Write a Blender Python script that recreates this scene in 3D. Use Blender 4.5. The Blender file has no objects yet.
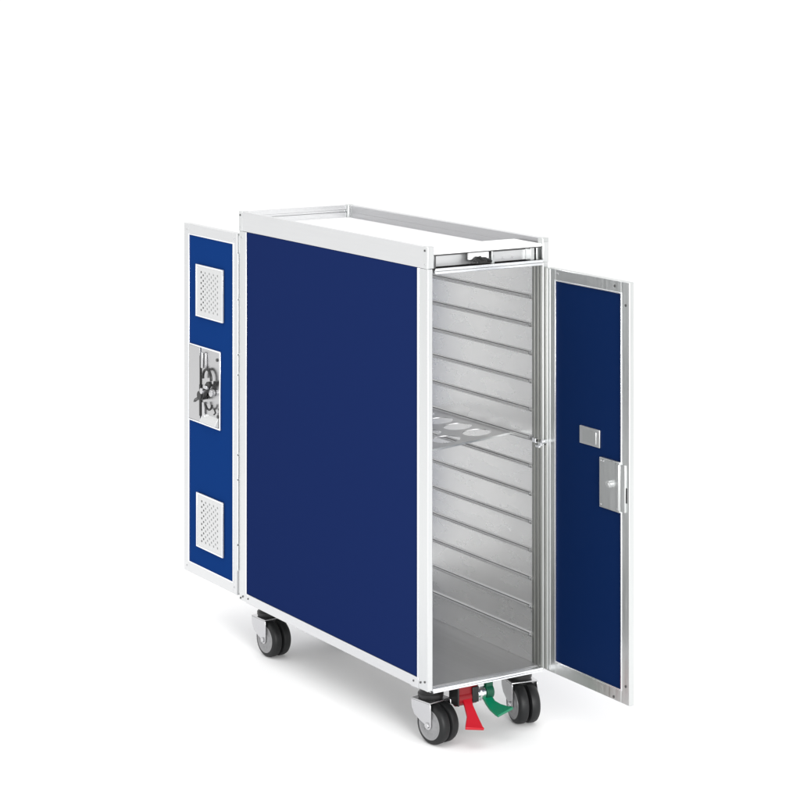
import bpy, bmesh, math
from mathutils import Vector, Matrix
R = math.radians
sc = bpy.context.scene
col = sc.collection

# ---------------------------------------------------------------- camera
cam_d = bpy.data.cameras.new("camera")
cam = bpy.data.objects.new("camera", cam_d)
col.objects.link(cam)
cam.location = (-2.5176, -3.9010, 1.5976)
cam.rotation_euler = (R(90), 0, -0.56108)
cam_d.sensor_width = 36
cam_d.lens = 2282.45 / 800 * 36
cam_d.shift_y = -432.1 / 800
cam_d.clip_end = 1000
sc.camera = cam

# ---------------------------------------------------------------- studio light
WORLD = 1.17
world = bpy.data.worlds.new("World")
sc.world = world
world.use_nodes = True
bg = world.node_tree.nodes['Background']
bg.inputs[0].default_value = (1, 1, 1, 1)
bg.inputs[1].default_value = WORLD


def area(name, loc, aim, size, power, colr=(1, 1, 1)):
    d = bpy.data.lights.new(name, 'AREA')
    d.shape = 'SQUARE'
    d.size = size
    d.energy = power
    d.color = colr
    o = bpy.data.objects.new(name, d)
    col.objects.link(o)
    o.location = loc
    o.rotation_euler = (Vector(aim) - Vector(loc)).to_track_quat('-Z', 'Y').to_euler()
    return o


area('softbox_overhead', (-1.0, 0.2, 3.5), (0.15, 0.4, 0), 2.6, 30)
area('fill_front', (-1.1, -4.6, 1.5), (0.2, 0.2, 0.75), 1.4, 180)  # added fill lamp aimed into the open body to brighten its inner walls
sc.view_settings.view_transform = 'Standard'
sc.view_settings.look = 'None'
sc.view_settings.exposure = 0
sc.view_settings.gamma = 1

# ---------------------------------------------------------------- materials


def mat(name, base, metal=0.0, rough=0.5, spec=0.5, brush=None, bump=0.0, var=0.0, scale=60):
    m = bpy.data.materials.new(name)
    m.use_nodes = True
    nt = m.node_tree
    b = nt.nodes['Principled BSDF']
    b.inputs['Base Color'].default_value = (*base, 1)
    b.inputs['Metallic'].default_value = metal
    b.inputs['Roughness'].default_value = rough
    b.inputs['Specular IOR Level'].default_value = spec
    if var or bump or brush:
        tc = nt.nodes.new('ShaderNodeTexCoord')
        mp = nt.nodes.new('ShaderNodeMapping')
        mp.inputs['Scale'].default_value = brush or (1, 1, 1)
        n = nt.nodes.new('ShaderNodeTexNoise')
        n.inputs['Scale'].default_value = scale
        n.inputs['Detail'].default_value = 4
        nt.links.new(tc.outputs['Object'], mp.inputs[0])
        nt.links.new(mp.outputs[0], n.inputs['Vector'])
        if var:
            mr = nt.nodes.new('ShaderNodeMapRange')
            mr.inputs['To Min'].default_value = rough - var
            mr.inputs['To Max'].default_value = rough + var
            nt.links.new(n.outputs['Fac'], mr.inputs[0])
            nt.links.new(mr.outputs[0], b.inputs['Roughness'])
            mx = nt.nodes.new('ShaderNodeMapRange')
            mx.inputs['To Min'].default_value = 1 - var * .35
            mx.inputs['To Max'].default_value = 1 + var * .35
            nt.links.new(n.outputs['Fac'], mx.inputs[0])
            vm = nt.nodes.new('ShaderNodeVectorMath')
            vm.operation = 'SCALE'
            vm.inputs[0].default_value = base
            nt.links.new(mx.outputs[0], vm.inputs['Scale'])
            nt.links.new(vm.outputs[0], b.inputs['Base Color'])
        if bump:
            bp = nt.nodes.new('ShaderNodeBump')
            bp.inputs['Strength'].default_value = bump
            bp.inputs['Distance'].default_value = 0.001
            nt.links.new(n.outputs['Fac'], bp.inputs['Height'])
            nt.links.new(bp.outputs[0], b.inputs['Normal'])
    return m


M_FLOOR = mat('white_studio_floor', (.93, .93, .93), rough=.9, spec=0)
M_ALU = mat('anodised_aluminium', (.67, .68, .68), 1, .34, brush=(1, 1, .04), bump=.06, var=.10, scale=240)
M_ALUH = mat('brushed_rail_aluminium', (.68, .685, .69), 1, .36, brush=(.04, .04, 1), bump=.06, var=.10, scale=240)
M_BRIGHT = mat('bright_trim', (.88, .89, .91), 1, .22)
M_WHITE = mat('white_laminate', (.90, .90, .90), 0, .45, .3)
M_LINER = mat('rail_liner_aluminium', (.40, .40, .41), .8, .4)
M_INNER = mat('inner_sheet_aluminium', (.90, .90, .895), .88, .27, brush=(1, .3, 1), bump=.05, var=.10, scale=26)
M_BASE = mat('scuffed_floor_plate', (.40, .40, .40), .75, .34, brush=(1, .05, 1), bump=.05, var=.14, scale=90)
M_RUN = mat('runner_aluminium', (.74, .74, .74), .85, .32)
M_RUNSHADE = mat('runner_shade_strip', (.15, .15, .15), .6, .5)  # dark tone painting the shade lines of the runners
M_JAMB = mat('jamb_aluminium', (.34, .345, .33), .9, .35)
M_HOUSING = mat('latch_housing_steel', (.50, .50, .505), 1, .28, bump=.05, scale=90)
M_TRAY = mat('tray_aluminium', (.70, .70, .70), .9, .3)
M_DOORFR = mat('door_inner_aluminium', (.62, .635, .63), 1, .33, brush=(1, 1, .04), bump=.06, var=.14, scale=160)
M_BLUE = mat('blue_outer_laminate', (.0094, .0205, .088), 0, .6, 0)
M_ROYAL = mat('royal_blue_door_laminate', (.0065, .0350, .160), 0, .6, 0)
M_BLUEDIM = mat('dimmed_blue_inner_laminate', (.0026, .0132, .060), 0, .5, .02)  # inner door blue set darker, since that face gets less light
M_STEEL = mat('zinc_steel', (.56, .56, .57), 1, .25, bump=.05, scale=120)
M_DARKMET = mat('dark_steel', (.12, .12, .12), 1, .35)
M_BLACK = mat('black_plastic', (.012, .012, .012), 0, .4, .4)
M_TYRE = mat('grey_black_rubber', (.009, .0095, .010), 0, .5, .35, bump=.1, scale=300)
M_HUB = mat('grey_hub_plastic', (.27, .27, .275), .4, .4, .4)
M_REDSHADE = mat('shaded_red_hub_plastic', (.20, .004, .008), 0, .4, .4)  # hub red darkened for the shade it sits in
M_GREENSHADE = mat('shaded_green_hub_plastic', (.0, .07, .035), 0, .4, .4)  # hub green darkened for shade, as on the red hub
M_RED = mat('red_pedal_plastic', (.44, .006, .016), 0, .38, .4, bump=.25, scale=160)
M_GREEN = mat('green_pedal_plastic', (.0, .18, .085), 0, .38, .4, bump=.25, scale=160)
M_VENT = mat('vent_plate_aluminium', (.62, .625, .625), .6, .4)

# ---------------------------------------------------------------- mesh helpers
WORLDLOC = {}


def tag(o, **k):
    for a, b in k.items():
        o[a] = b


def empty(name, loc):
    o = bpy.data.objects.new(name, None)
    col.objects.link(o)
    o.location = loc
    o.empty_display_size = .05
    WORLDLOC[o.name] = Vector(loc)
    return o


def obj(name, bm, m, parent=None, bevel=.0006, label=None, smooth=True):
    """link a bmesh (in world coordinates) as one mesh object with its origin at its centre"""
    bmesh.ops.recalc_face_normals(bm, faces=bm.faces)
    lo = Vector([min(v.co[i] for v in bm.verts) for i in range(3)])
    hi = Vector([max(v.co[i] for v in bm.verts) for i in range(3)])
    c = (lo + hi) / 2
    bmesh.ops.translate(bm, verts=bm.verts, vec=-c)
    me = bpy.data.meshes.new(name)
    bm.to_mesh(me)
    bm.free()
    me.materials.append(m)
    o = bpy.data.objects.new(name, me)
    col.objects.link(o)
    pl = Vector((0, 0, 0))
    if parent:
        o.parent = parent
        pl = WORLDLOC[parent.name]
    o.location = c - pl
    WORLDLOC[o.name] = c
    if bevel:
        b = o.modifiers.new('bevel', 'BEVEL')
        b.width = bevel
        b.segments = 2
        b.limit_method = 'ANGLE'
        b.angle_limit = R(40)
    if smooth:
        for p in me.polygons:
            p.use_smooth = True
        me.set_sharp_from_angle(angle=R(35))
    if label:
        o['label'] = label
    return o


def box(bm, x0, x1, y0, y1, z0, z1):
    vs = [bm.verts.new(p) for p in ((x0, y0, z0), (x1, y0, z0), (x1, y1, z0), (x0, y1, z0),
                                    (x0, y0, z1), (x1, y0, z1), (x1, y1, z1), (x0, y1, z1))]
    for f in ((0, 3, 2, 1), (4, 5, 6, 7), (0, 1, 5, 4), (1, 2, 6, 5), (2, 3, 7, 6), (3, 0, 4, 7)):
        bm.faces.new([vs[i] for i in f])
    return vs


def B(*boxes):
    bm = bmesh.new()
    for b in boxes:
        box(bm, *b)
    return bm


def prism(bm, pts, axis, a, b):
    """pts 2-D polygon extruded along axis from a to b"""
    def mk(p, t):
        q = list(p)
        q.insert(axis, t)
        return bm.verts.new(q)
    A = [mk(p, a) for p in pts]
    Bv = [mk(p, b) for p in pts]
    n = len(pts)
    bm.faces.new(A)
    bm.faces.new(Bv[::-1])
    for i in range(n):
        bm.faces.new((A[i], A[(i + 1) % n], Bv[(i + 1) % n], Bv[i]))


def lathe(bm, prof, axis, c, n=40):
    """prof [(along axis, radius)] revolved round axis through c; open ends are capped"""
    rings = []
    for t, r in prof:
        ring = []
        for k in range(n):
            a = 2 * math.pi * k / n
            q = [r * math.cos(a), r * math.sin(a)]
            q.insert(axis, t)
            ring.append(bm.verts.new(Vector(q) + Vector(c)))
        rings.append(ring)
    for r0, r1 in zip(rings, rings[1:]):
        for k in range(n):
            bm.faces.new((r0[k], r0[(k + 1) % n], r1[(k + 1) % n], r1[k]))
    bm.faces.new(rings[0][::-1])
    bm.faces.new(rings[-1])


def cyl(bm, axis, c, r, h, n=24):
    lathe(bm, [(-h / 2, r), (h / 2, r)], axis, c, n)


def tube(bm, pts, r, n=10):
    pts = [Vector(p) for p in pts]
    rings = []
    up = Vector((1, 0, 0))
    for i, p in enumerate(pts):
        t = (pts[min(i + 1, len(pts) - 1)] - pts[max(i - 1, 0)]).normalized()
        a = t.cross(up)
        if a.length < .1:
            a = t.cross(Vector((0, 1, 0)))
        a.normalize()
        b = t.cross(a)
        rings.append([bm.verts.new(p + r * (math.cos(2 * math.pi * k / n) * a + math.sin(2 * math.pi * k / n) * b))
                      for k in range(n)])
    for r0, r1 in zip(rings, rings[1:]):
        for k in range(n):
            bm.faces.new((r0[k], r0[(k + 1) % n], r1[(k + 1) % n], r1[k]))
    bm.faces.new(rings[0][::-1])
    bm.faces.new(rings[-1])


def frame_boxes(ax, y0, y1, z0, z1, wy0, wy1, wz0, wz1):
    """rectangular frame in the y-z plane, ax = (x0, x1)"""
    x0, x1 = ax
    return [(x0, x1, y0, y0 + wy0, z0, z1), (x0, x1, y1 - wy1, y1, z0, z1),
            (x0, x1, y0 + wy0, y1 - wy1, z0, z0 + wz0), (x0, x1, y0 + wy0, y1 - wy1, z1 - wz1, z1)]


def screw(parent, axis, c, r=.0028, m=None, h=.002):
    bm = bmesh.new()
    lathe(bm, [(-h / 2, r), (h / 4, r), (h / 2, r * .6)] if axis != 0 else [(-h / 2, r * .6), (-h / 4, r), (h / 2, r)],
          axis, c, 14)
    return obj('screw', bm, m or M_DARKMET, parent, bevel=0)


# ---------------------------------------------------------------- floor
bm = bmesh.new()
s = 200
fv = [bm.verts.new(p) for p in ((-s, -s, 0), (s, -s, 0), (s, s, 0), (-s, s, 0))]
bm.faces.new(fv)
fl = obj('floor', bm, M_FLOOR, None, bevel=0, smooth=False)
tag(fl, kind='structure')

# ---------------------------------------------------------------- trolley
W, D, ZB, ZT = .302, .81, .124, 1.03
T = empty('galley_trolley', (W / 2, D / 2, 0))
tag(T, label='tall narrow blue and silver galley trolley on casters with both end doors swung open',
    category='trolley')

# corner posts
for x0, x1 in ((0, .013), (.2885, W)):
    for y0, y1 in ((0, .034), (.776, D)):
        p = obj('post', B((x0, x1, y0, y1, ZB, .984)), M_ALU, T, bevel=.0012)
        yf = y0 if y0 == 0 else y1
        if x0 == 0:      # fine ribs of the extrusion on the outer face
            obj('trim_strip', B((-.0016, .001, (.0335 if y0 == 0 else .7725), (.037 if y0 == 0 else .777), .144, .984)),
                M_BRIGHT, p, bevel=.0005)
# side walls
lw = obj('side_panel', B((.0012, .010, .0345, .7755, .145, .984)), M_BLUE, T, bevel=0)
rw = obj('side_panel', B((.292, .3008, .0345, .7755, .145, .984)), M_BLUE, T, bevel=0)
# bottom rails and sill
for x0, x1 in ((-.0006, .013), (.2885, W + .0006)):
    obj('bottom_rail', B((x0, x1, .0345, .7755, ZB - .001, .1445)), M_ALUH, T, bevel=.001)
for y0, y1 in ((-.002, .012), (.798, D + .002)):
    obj('sill', B((.0132, .2883, y0, y1, ZB - .004, .1285), (.0132, .2883, y0 - .0015 if y0 < 0 else y0, y1, ZB - .004, ZB)), M_BRIGHT, T, bevel=.0008)
obj('base_plate', B((.0132, .2883, .0122, .7978, ZB, .1300)), M_BASE, T, bevel=0)
# inner walls with runners
for side in (0, 1):
    x0, x1 = ((.0102, .0130), (.2862, .2918))[side]
    iw = obj('inner_wall', B((x0, x1, .0345, .7755, .1302, .974)), M_INNER, T, bevel=0)
    for k in range(13):
        z = .190 + k * .0595
        bm = bmesh.new()
        w_, d_ = (x0 + .0005, -1) if side else (x1 - .0005, 1)
        pr = [(w_ + d_ * a, z + b) for a, b in ((0, -.0042), (.0080, -.0040), (.0080, -.0024), (.0045, -.0016), (.0045, .0022), (.0036, .0030), (0, .0036))]
        # profile is (x, z); extrude along y
        prism(bm, pr, 1, .036, .772)
        bmesh.ops.recalc_face_normals(bm, faces=bm.faces)
        xs = sorted((w_ + d_ * .0044, w_ + d_ * .0048))
        box(bm, xs[0], xs[1], .037, .771, z + .0004, z + .0021)     # dark strip painting the shade line along the ledge
        xs = sorted((w_, w_ + d_ * .0030))
        box(bm, xs[0], xs[1], .037, .771, z - .0060, z - .0043)     # dark strip painting the shade under the ledge
        ro = obj('runner', bm, M_RUN, iw, bevel=0)
        ro.data.materials.append(M_RUNSHADE)
        for f in ro.data.polygons[-12:]:
            f.material_index = 1
        e = x0 - .0062 if side else x1 + .0062
        bm = bmesh.new()
        lathe(bm, [(-.003, .0022), (-.0015, .0032), (.001, .0034)], 1, (e, .0350, z - .0005), 14)
        obj('runner_end_glint', bm, M_BRIGHT, iw, bevel=0)  # bright nub painting the light caught by the runner's end
    # inner jamb of the front opening
    if side:
        obj('jamb', B((.2845, .2884, .0006, .0335, .1287, .974), (.2832, .2846, .0100, .0120, .1287, .974),
                      (.2832, .2846, .0230, .0250, .1287, .974)), M_JAMB, T, bevel=.0004)
    else:
        obj('jamb', B((.0132, .0150, .004, .0335, .1287, .974)), M_JAMB, T, bevel=.0004)
obj('ceiling_panel', B((.0132, .2883, .0122, .7978, .9745, .9775)), M_INNER, T, bevel=0)

# top frame: side rails with a groove, rear rail, recessed deck, front cover with slot
for s_, x0, x1 in ((0, 0, .0090), (1, .2930, W)):
    tr_ = obj('top_rail', B((x0 - (.0006 if s_ == 0 else 0), x1 + (.0006 if s_ else 0), .0158, .7942, .9845, 1.0295)), M_ALUH, T, bevel=.0010)
    lx0, lx1 = ((.0088, .0100), (.2920, .2932))[s_]
    obj('rail_liner', B((lx0, lx1, .0980, .7950, .9990, 1.0120)), M_LINER, tr_, bevel=.0003)
    obj('rail_liner', B((lx0 + .0004, lx1 - .0004, .0165, .7940, 1.0124, 1.0275)), M_LINER, tr_, bevel=.0003)
obj('top_rail', B((.0162, .2858, .8005, D, .9845, 1.0125), (.0162, .2858, .8035, D, 1.0125, 1.0185),
                  (.0162, .2858, .7990, D, 1.0185, 1.0292)), M_ALUH, T, bevel=.0008)
obj('top_deck', B((.0097, .2923, .1005, .8003, .9965, .9995)), M_WHITE, T, bevel=0)
for x0, x1 in ((-.0014, .016), (.286, W + .0014)):
    for y0, y1 in ((-.0014, .016), (.794, D + .0014)):
        bm = B((x0, x1, y0, y1, .9842, 1.0302))
        cb = obj('corner_bracket', bm, M_DOORFR if x0 > 0 else M_ALU, T, bevel=.002)
        if x0 < 0:
            screw(cb, 0, (x0 - .0005, y0 + .009 if y0 > .5 else y0 + .0095, 1.0215), .0024)
            screw(cb, 0, (x0 - .0005, y0 + .009 if y0 > .5 else y0 + .0095, .9935), .0018, M_STEEL)
        if y0 < 0 and x0 > 0:
            obj('slot_end_cap', B((.2866, .3010, -.0040, -.0015, .979, 1.022)), M_ALU, cb, bevel=.0015)
# front cover with a long shallow slot
fc = obj('front_cover', B((.0162, .2858, .022, .1003, .9845, 1.0125),
                          (.0162, .2858, -.0035, .022, .9742, .9815)), M_ALUH, T, bevel=.0008)
obj('cover_sheet', B((.0164, .2856, -.0004, .1003, 1.0127, 1.0187)), M_WHITE, fc, bevel=.0008)
obj('cover_seam', B((.0166, .2854, -.0012, .0030, 1.0108, 1.0124)), M_DARKMET, fc, bevel=0)
obj('lip_seam', B((.0166, .2854, -.0061, -.0050, .9788, .9797)), M_DARKMET, fc, bevel=0)
obj('slot_lip', B((.0165, .2855, -.0055, -.0036, .9735, .9850)), M_BRIGHT, fc, bevel=.0006)
obj('slot_divider', B((.1590, .1630, .001, .0218, .9816, 1.0123), (.1632, .1700, .006, .0218, .9816, 1.000)), M_DOORFR, fc, bevel=.0008)
obj('slot_shadow_line', B((.0200, .1570, .0175, .0219, 1.0070, 1.0110), (.1705, .2560, .0175, .0219, 1.0065, 1.0110)),
    M_DARKMET, fc, bevel=.0006)  # dark strips painting the shadow line near the top of the slot
obj('slot_block', B((.2600, .2700, .004, .0219, .9816, 1.0120), (.2730, .2780, .002, .0219, .9816, 1.0120)), M_DOORFR, fc, bevel=.0008)
obj('slot_block', B((.0163, .0215, .001, .0219, .9816, 1.0122), (.0216, .0255, .010, .0219, .9860, 1.0060)), M_DARKMET, fc, bevel=.0008)
bm = B((.1040, .1540, .004, .0100, .9960, 1.0106))
obj('latch_plate', bm, M_WHITE, fc, bevel=.001)
bm = bmesh.new()
tube(bm, [(.106, .000, .9930), (.112, -.003, .9985), (.121, -.004, .9990), (.130, -.002, .9920), (.139, .001, .9945), (.148, .003, .9900), (.155, .004, .9875)], .0028)
tube(bm, [(.104, .004, .9865), (.118, -.001, .9885), (.132, .0005, .9865), (.150, .004, .9855)], .0024)
box(bm, .112, .138, -.002, .008, .9850, .9975)
bmesh.ops.translate(bm, verts=bm.verts, vec=(.004, -.002, .0025))
obj('slide_latch', bm, M_BLACK, fc, bevel=.0005)
for x in (.200, .225):
    screw(fc, 1, (x, .0212, .992), .0022, M_STEEL)
# frame rivets low on the side next to the front caster, and high by the rear door
for y, z in ((.052, .1345), (.026, .1375), (.010, .1420), (.792, .1345), (.803, .1290), (.766, .1350)):
    screw(T, 0, (-.0010, y, z), .0022)
screw(T, 0, (-.0006, .800, .970), .0028, M_STEEL)

# ---------------------------------------------------------------- front door, opened 90 degrees
fx0, fx1, fy0, fy1, fz0, fz1 = .2960, .3100, -.2845, -.0015, .1220, .9685
door = obj('door', B(*frame_boxes((fx0, fx1), fy0, fy1, fz0, fz1, .0265, .0330, .0265, .0240)), M_DOORFR, T, bevel=.0012,
           label='front door swung open, blue inner side darkened as less lit')
obj('door_panel', B((fx0 + .0030, fx1 - .0025, fy0 + .0267, fy1 - .0332, fz0 + .0267, fz1 - .0242)), M_BLUEDIM, door, bevel=0)
# inner bead around the panel, ribs on the hinge stile, pale seal round the edge
obj('bead', B(*frame_boxes((fx0 - .0014, fx0 + .004), fy0 + .0245, fy1 - .0305, fz0 + .0245, fz1 - .0225, .0028, .0038, .0028, .0028)),
    M_BRIGHT, door, bevel=.0006)
obj('stile_rib', B((fx0 - .0012, fx0 + .001, fy1 - .0050, fy1 - .0035, fz0 + .002, fz1 - .002),
                   (fx0 - .0012, fx0 + .001, fy1 - .0150, fy1 - .0130, fz0 + .002, fz1 - .002)), M_ALU, door, bevel=.0004)
obj('edge_trim', B((fx1 - .0020, fx1 + .0022, fy0 - .0012, fy0 + .004, fz0 - .002, fz1 + .001)), M_WHITE, door, bevel=.0008)
obj('hinge', B((.2930, .2958, -.0050, -.0012, .124, .969)), M_JAMB, door, bevel=.0008)
pl = obj('catch_plate', B((fx0 - .0010, fx0 + .0035, -.1875, -.1195, .6205, .6570)), M_ALU, door, bevel=.001)
bm = B((fx0 - .0019, fx0 - .0005, -.1765, -.1305, .6260, .6510))
obj('catch_inset', bm, M_DOORFR, pl, bevel=.0006)
lp = obj('latch_cover', B((fx0 - .0040, fx0 + .0035, -.2585, -.1905, .5030, .6050), (fx0 - .0030, fx0 + .001, -.2745, -.2585, .5060, .6020)), M_DOORFR, door, bevel=.0015)
bm = bmesh.new()
lathe(bm, [(-.0075, .0055), (-.0070, .0072), (-.001, .0078), (.002, .0078)], 0, (fx0 - .0040, -.2285, .5570), 28)
obj('latch_knob', bm, M_ALU, lp, bevel=0)
bm = bmesh.new()
lathe(bm, [(-.0010, .0030), (.0008, .0030)], 0, (fx0 - .0116, -.2285, .5570), 16)
obj('knob_hole', bm, M_DOORFR, lp, bevel=0)
obj('latch_ridge', B((fx0 - .0055, fx0 - .0035, -.2565, -.2515, .5080, .6000)), M_DOORFR, lp, bevel=.0008)
for y, z in ((-.1965, .5985), (-.2045, .5985), (-.2505, .5105), (-.1965, .5095)):
    screw(lp, 0, (fx0 - .0045, y, z), .0016, M_STEEL)
obj('latch_slot', B((fx0 - .0009, fx0 + .001, -.2773, -.2727, .5260, .5560)), M_BLACK, door, bevel=.0003)
for y, z in ((-.2375, .9570), (-.2735, .9220), (-.2735, .1590), (-.2345, .1285)):
    screw(door, 0, (fx0 - .0006, y, z), .0028, M_DARKMET)
screw(door, 0, (fx0 - .0006, -.041, .9590), .0028, M_STEEL)
# clip on the jamb that catches the door latch
bm = B((.2760, .2830, .010, .022, .5990, .6080), (.2830, .2990, -.0010, .0100, .5930, .6010), (.2800, .2860, .002, .016, .5890, .5935))
cyl(bm, 0, (.2890, -.003, .6030), .0045, .012, 16)
cl = obj('door_clip', bm, M_BRIGHT, T, bevel=.0008)
bm = bmesh.new()
tube(bm, [(.2810, .014, .6020), (.2812, .040, .6010), (.2818, .090, .6000), (.2822, .150, .5990)], .0013, 8)
obj('clip_shadow_line', bm, M_LINER, cl, bevel=0)  # thin grey line standing for the shadow that runs back from the clip
obj('clip_gap', B((.2785, .2822, .0085, .0100, .6005, .6065), (.2862, .2900, -.0085, -.0076, .5960, .5995)), M_BLACK, cl, bevel=0)

# ---------------------------------------------------------------- rear door, opened 90 degrees
rx0, rx1, ry0, ry1, rz0, rz1 = .0000, .0155, .8220, 1.0960, .1300, .9760
rd = obj('door', B(*frame_boxes((rx0, rx1), ry0, ry1, rz0, rz1, .0190, .0270, .0275, .0250)), M_ALUH, T, bevel=.0012,
         label='rear door swung open, royal blue outer side with two vents and latch')
obj('door_panel', B((rx0 + .0020, rx1 - .0025, ry0 + .0192, ry1 - .0272, rz0 + .0277, rz1 - .0252)), M_ROYAL, rd, bevel=0)
obj('bead', B(*frame_boxes((rx0 - .0014, rx0 + .004), ry0 + .0165, ry1 - .0245, rz0 + .0250, rz1 - .0230, .0030, .0060, .0028, .0032)),
    M_BRIGHT, rd, bevel=.0006)
bm = B((.0040, .0110, .8102, .8218, .135, .972))
obj('hinge', bm, M_ALU, rd, bevel=.0008)
for z0, z1 in ((.190, .248), (.252, .400), (.404, .458), (.462, .645), (.649, .692), (.696, .821), (.825, .930)):
    bm = bmesh.new()
    lathe(bm, [(z0, .0030), (z1, .0030)], 2, (-.0012, .8150, 0), 16)
    obj('hinge_knuckle', bm, M_ALU, rd, bevel=.0004)
for y, z in ((.835, .962), (1.080, .962), (1.080, .144), (.835, .146)):
    screw(rd, 0, (rx0 - .0006, y, z), .0022, M_STEEL)

# perforated vents: a plate with real holes, a shutter behind it


def vent(y0, y1, z0, z1):
    bm = bmesh.new()
    x = rx0 - .0030
    NY, NZ = 9, 15
    my, mz = .022, .014
    cy, cz = (y1 - y0 - 2 * my) / NY, (z1 - z0 - 2 * mz) / NZ
    grid = {}

    def gv(i, j):
        if (i, j) not in grid:
            yy = y0 if i == -1 else y1 if i == NY + 1 else y0 + my + i * cy
            zz = z0 if j == -1 else z1 if j == NZ + 1 else z0 + mz + j * cz
            grid[(i, j)] = bm.verts.new((x, yy, zz))
        return grid[(i, j)]
    for i in range(-1, NY + 1):
        for j in range(-1, NZ + 1):
            q = [gv(i, j), gv(i + 1, j), gv(i + 1, j + 1), gv(i, j + 1)]
            if 0 <= i < NY and 0 <= j < NZ and (i + j) % 2 == 0:
                c = sum((v.co for v in q), Vector()) / 4
                ring = []
                for k in range(8):
                    a = R(-135 + 45 * k)
                    ring.append(bm.verts.new((x, c.y + math.cos(a) * .0034, c.z + math.sin(a) * .0030)))
                for k in range(4):
                    a0, a1, a2 = ring[2 * k], ring[2 * k + 1], ring[(2 * k + 2) % 8]
                    bm.faces.new((q[k], q[(k + 1) % 4], a2, a1, a0))
            else:
                bm.faces.new(q)
    r = bmesh.ops.extrude_face_region(bm, geom=bm.faces[:])
    bmesh.ops.translate(bm, verts=[g for g in r['geom'] if isinstance(g, bmesh.types.BMVert)], vec=(.0018, 0, 0))
    v = obj('vent', bm, M_VENT, rd, bevel=0, smooth=False)
    obj('vent_rim', B(*frame_boxes((x - .0012, x + .0002), y0, y1, z0, z1, .0035, .0035, .0035, .0035)), M_BRIGHT, v, bevel=.0004)
    # shutter plate behind covers all but the outermost column of holes
    obj('vent_shutter', B((x + .0020, x + .0030, y0 + .001, y1 - .0450, z0 + .001, z1 - .001)), M_VENT, v, bevel=0)
    obj('vent_gap', B((x + .0032, x + .0046, y1 - .0460, y1 - .0010, z0 + .001, z1 - .001)), M_BLACK, v, bevel=0)


vent(.887, 1.0260, .7580, .8835)
vent(.887, 1.0230, .2030, .3335)

# latch housing on the rear door
lx = rx0 - .0030
lh = obj('latch_housing', B(*frame_boxes((lx, rx0 + .0018), .9020, 1.0690, .5010, .6880, .0045, .0030, .0040, .0040)), M_BRIGHT, rd, bevel=.0012)
obj('latch_back', B((rx0 - .0002, rx0 + .0015, .9066, 1.0030, .5051, .6839)), M_HOUSING, lh, bevel=0)
obj('paddle', B((lx + .0006, rx0 + .0015, 1.0075, 1.0658, .5052, .6838)), M_HOUSING, lh, bevel=.001)
obj('paddle_gap', B((rx0 - .0036, rx0 + .0010, 1.0010, 1.0080, .5200, .5950), (rx0 - .0026, rx0 + .0010, 1.0034, 1.0078, .5950, .6640)), M_BLACK, lh, bevel=0)
obj('latch_rod', B((rx0 - .0090, rx0 - .0030, .9800, .9900, .6380, .6760), (rx0 - .0060, rx0 - .0005, .9700, .9740, .6350, .6760)), M_STEEL, lh, bevel=.0012)
obj('latch_rod', B((rx0 - .0060, rx0 - .0020, .9800, .9900, .5200, .5560)), M_STEEL, lh, bevel=.0012)
bm = bmesh.new()
prism(bm, [(rx0 - .0003, .5052), (rx0 - .0100, .5085), (rx0 - .0100, .5120), (rx0 - .0003, .5290)], 1, .9140, .9940)
obj('latch_ledge', bm, M_VENT, lh, bevel=.0006)


def arc(cy, cz, r, a0, a1, x, n=12):
    return [(x, cy + r * math.cos(R(a0 + (a1 - a0) * k / n)), cz + r * 1.0 * math.sin(R(a0 + (a1 - a0) * k / n))) for k in range(n + 1)]


bm = bmesh.new()
tube(bm, arc(.9580, .6180, .0210, -10, 190, rx0 - .008), .0032)
tube(bm, arc(.9330, .6160, .0120, 180, 330, rx0 - .007), .0028)
obj('latch_hook', bm, M_BLACK, lh, bevel=0)
bm = bmesh.new()
prism(bm, [(.992, .5700), (.985, .5640), (.972, .5660), (.930, .6060), (.934, .6140), (.946, .6120)], 0, rx0 - .0160, rx0 - .0080)
cyl(bm, 0, (rx0 - .0100, .9800, .5740), .0110, .018)
obj('latch_lever', bm, M_BLACK, lh, bevel=.0012)
bm = bmesh.new()
cyl(bm, 0, (rx0 - .0180, .9620, .5880), .0070, .010)
cyl(bm, 0, (rx0 - .0060, .9360, .5860), .0090, .010)
box(bm, rx0 - .0200, rx0 - .0140, .9380, .9560, .5950, .6030)
obj('latch_boss', bm, M_STEEL, lh, bevel=.001)
bm = bmesh.new()
tube(bm, arc(.9500, .5620, .0180, 195, 350, rx0 - .008), .0026)
tube(bm, [(rx0 - .006, .924, .549), (rx0 - .006, .918, .541), (rx0 - .006, .926, .536)], .0020)
obj('latch_hook', bm, M_BLACK, lh, bevel=0)
bm = bmesh.new()
tube(bm, [(rx0 - .004, 1.034, .5500), (rx0 - .007, 1.024, .5570), (rx0 - .004, 1.016, .5620)], .0018)
obj('latch_pin', bm, M_DARKMET, lh, bevel=0)
for y, z in ((.9200, .6660), (.9160, .5320)):
    screw(lh, 0, (rx0 - .0015, y, z), .0040, M_DARKMET, h=.004)

# ---------------------------------------------------------------- casters
AX = -.022      # axle sits ahead of the swivel
AZ = .0415


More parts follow.
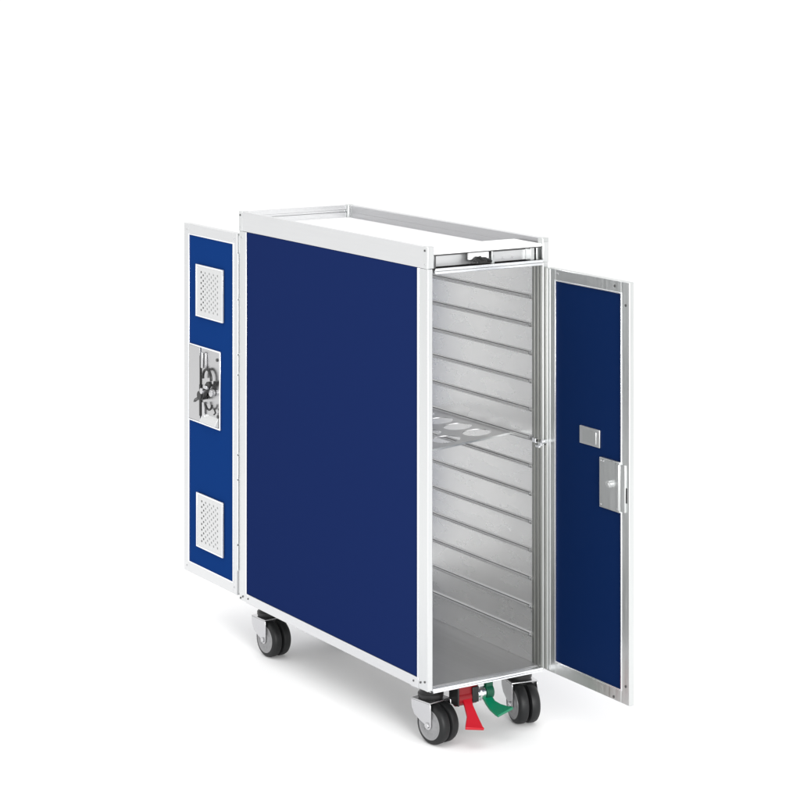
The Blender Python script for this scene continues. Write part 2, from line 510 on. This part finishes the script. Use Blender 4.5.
def make_caster():
    bm = bmesh.new()
    # fork: top plate, two tapering legs
    box(bm, -.0300, .0300, -.0300, .0280, .0855, .0885)
    for sx in (-1, 1):
        xa, xb = sx * .0300, sx * .0272
        n = 8
        low = [(AX + .0095 * math.cos(a), AZ + .0095 * math.sin(a)) for a in [R(180 + 180 * k / n) for k in range(n + 1)]]
        pts = [(.0280, .0856), (.0265, .0690), (.0180, .0560), (.0020, .0470)] + [(p[0], p[1]) for p in low[::-1]] + [(-.0318, .0700), (-.0300, .0856)]
        prism(bm, pts, 0, min(xa, xb), max(xa, xb))
    c = obj('caster', bm, M_STEEL, None, bevel=.0012)
    bm = bmesh.new()
    lathe(bm, [(.0888, .0250), (.0930, .0270), (.0985, .0270), (.1030, .0230), (.1100, .0220)], 2, (0, 0, 0), 32)
    obj('swivel', bm, M_BLACK, c, bevel=0)
    obj('mounting_plate', B((-.029, .029, -.031, .031, .1102, .1225)), M_STEEL, c, bevel=.001)
    for sx in (-1, 1):
        prof = [(.0020, .0240), (.0022, .0370), (.0040, .0405), (.0075, .0415), (.0165, .0415), (.0210, .0400),
                (.0240, .0365), (.0248, .0310), (.0240, .0295)]
        prof = [(sx * a, r) for a, r in prof]
        bm = bmesh.new()
        lathe(bm, prof, 0, (0, AX, AZ), 56)
        obj('tyre', bm, M_TYRE, c, bevel=0)
        prof = [(.0238, .0312), (.0252, .0308), (.0254, .0285), (.0244, .0272), (.0244, .0165), (.0254, .0150), (.0262, .0080)]
        prof = [(sx * a, r) for a, r in prof]
        bm = bmesh.new()
        lathe(bm, prof, 0, (0, AX, AZ), 40)
        for k in range(10):       # hub spokes
            a = R(36 * k)
            y, z = AX + .0205 * math.cos(a), AZ + .0205 * math.sin(a)
            cyl(bm, 0, (sx * .0240, y, z), .0024, .0016, 10)
        obj('hub', bm, M_HUB, c, bevel=0)
        bm = bmesh.new()
        lathe(bm, [(sx * .0300, .0062), (sx * .0330, .0062), (sx * .0340, .0045)], 0, (0, AX, AZ), 6)
        obj('axle_bolt', bm, M_STEEL, c, bevel=.0004)
    return c


def copy_tree(o, parent):
    c = o.copy()
    col.objects.link(c)
    c.parent = parent
    for ch in o.children:
        copy_tree(ch, c)
    return c


proto = make_caster()
pz = proto.location.z
base = proto.location.copy()
for i, (x, y, a) in enumerate(((.050, .065, 10), (.2800, .074, -12), (.055, .768, 4), (.250, .755, 8))):
    c = proto if i == 0 else copy_tree(proto, T)
    c.parent = T
    m = Matrix.Rotation(R(a), 4, 'Z')
    c.rotation_euler = (0, 0, R(a))
    c.location = Vector((x, y, 0)) + (m @ base) - T.location

# ---------------------------------------------------------------- brake pedals


def blade(name, stations, th, m, parent, label=None, ribs=0):
    """stations: (centre, half width); swept flat bar widening to its toe"""
    bm = bmesh.new()
    rings = []
    for i, (c, hw) in enumerate(stations):
        c = Vector(c)
        a = Vector(stations[max(i - 1, 0)][0])
        b = Vector(stations[min(i + 1, len(stations) - 1)][0])
        t = (b - a).normalized()
        side = Vector((1, 0, 0))
        side = (side - side.dot(t) * t).normalized()
        nrm = side.cross(t).normalized()
        rings.append([bm.verts.new(c + s1 * side * hw + s2 * nrm * th) for s1, s2 in ((-1, -1), (1, -1), (1, 1), (-1, 1))])
    for r0, r1 in zip(rings, rings[1:]):
        for k in range(4):
            bm.faces.new((r0[k], r0[(k + 1) % 4], r1[(k + 1) % 4], r1[k]))
    bm.faces.new(rings[0][::-1])
    bm.faces.new(rings[-1])
    return obj(name, bm, m, parent, bevel=.0012, label=label)


bm = bmesh.new()
cyl(bm, 0, (.112, .032, .0870), .0155, .050, 28)
box(bm, .088, .136, .020, .046, .0960, .1200)
rp = obj('brake_pedal', bm, M_REDSHADE, T, bevel=.001, label='red brake pedal pointing down')
blade('pedal_toe', [((.110, .022, .0880), .0110), ((.106, .008, .0760), .0095), ((.103, -.010, .0590), .0120), ((.094, -.030, .0460), .0185), ((.0920, -.036, .0430), .0205)],
      .0030, M_RED, rp)
obj('pedal_bracket', B((.0850, .0890, .016, .050, .0750, .1198)), M_BLACK, rp, bevel=.001)
obj('pedal_bracket', B((.1210, .1366, .0150, .0185, .0780, .1100)), M_BLACK, rp, bevel=.001)
bm = bmesh.new()
cyl(bm, 0, (.1480, .032, .0900), .0140, .0200, 28)
cyl(bm, 0, (.1480, .032, .0900), .0165, .0060, 28)
sl = obj('pedal_sleeve', bm, M_BRIGHT, T, bevel=.0008)
obj('sleeve_bracket', B((.1400, .1560, .024, .040, .1040, .1200)), M_ALU, sl, bevel=.001)
bm = bmesh.new()
cyl(bm, 0, (.1680, .032, .0900), .0160, .0180, 28)
box(bm, .160, .177, .022, .044, .1020, .1198)
gp = obj('brake_pedal', bm, M_GREENSHADE, T, bevel=.001, label='green release pedal sticking out level')
blade('pedal_toe', [((.164, .028, .0820), .0105), ((.163, .012, .0720), .0115), ((.164, -.004, .0670), .0160), ((.169, -.020, .0630), .0225), ((.173, -.030, .0620), .0280)],
      .0030, M_GREEN, gp)
obj('pedal_bar', B((.0820, .2200, .060, .072, .100, .112)), M_DARKMET, T, bevel=.001)

# ---------------------------------------------------------------- cup tray resting inside on the runners


def cup_tray():
    bm = bmesh.new()
    # local frame: x across (0..w), y deep (0..d), z = 0 top face; square cells with round holes
    w, d, t = .2600, .330, .0016
    nx, ny = 3, 4
    mx, my = .010, .016
    cx, cy = (w - 2 * mx) / nx, (d - 2 * my) / ny
    grid = {}

    def gv(i, j):
        if (i, j) not in grid:
            xx = 0 if i == -1 else w if i == nx + 1 else mx + i * cx
            yy = 0 if j == -1 else d if j == ny + 1 else my + j * cy
            grid[(i, j)] = bm.verts.new((xx, yy, 0))
        return grid[(i, j)]
    n = 40
    for i in range(-1, nx + 1):
        for j in range(-1, ny + 1):
            q = [gv(i, j), gv(i + 1, j), gv(i + 1, j + 1), gv(i, j + 1)]
            if 0 <= i < nx and 0 <= j < ny:
                c = sum((v.co for v in q), Vector()) / 4
                ring = [bm.verts.new((c.x + .0310 * math.cos(R(-135 + 360 * k / n)), c.y + .0310 * math.sin(R(-135 + 360 * k / n)), 0)) for k in range(n)]
                m = n // 4
                for k in range(4):
                    seg = [ring[(m * k + e) % n] for e in range(m + 1)]
                    for e in range(m):
                        bm.faces.new((q[k] if e < m // 2 else q[(k + 1) % 4], seg[e + 1], seg[e]))
                    bm.faces.new((q[k], q[(k + 1) % 4], seg[m // 2]))
            else:
                bm.faces.new(q)
    r = bmesh.ops.extrude_face_region(bm, geom=bm.faces[:])
    bmesh.ops.translate(bm, verts=[g for g in r['geom'] if isinstance(g, bmesh.types.BMVert)], vec=(0, 0, -t))
    bmesh.ops.recalc_face_normals(bm, faces=bm.faces)
    return bm


bm = cup_tray()
rot = Matrix.Translation((.2800, .108, .6040)) @ Matrix.Rotation(R(4.2), 4, 'Y').inverted() @ Matrix.Translation((-.2600, 0, 0))
bmesh.ops.transform(bm, matrix=rot, verts=bm.verts)
tr = obj('cup_tray', bm, M_TRAY, None, bevel=0)
tag(tr, label='thin silver tray with rows of round cup holes lying on runners inside the trolley', category='tray')
bm = B((0, .26, -.0016, -.0001, -.0036, .0006))
bmesh.ops.transform(bm, matrix=rot, verts=bm.verts)
obj('tray_lip', bm, M_DOORFR, tr, bevel=.0003)
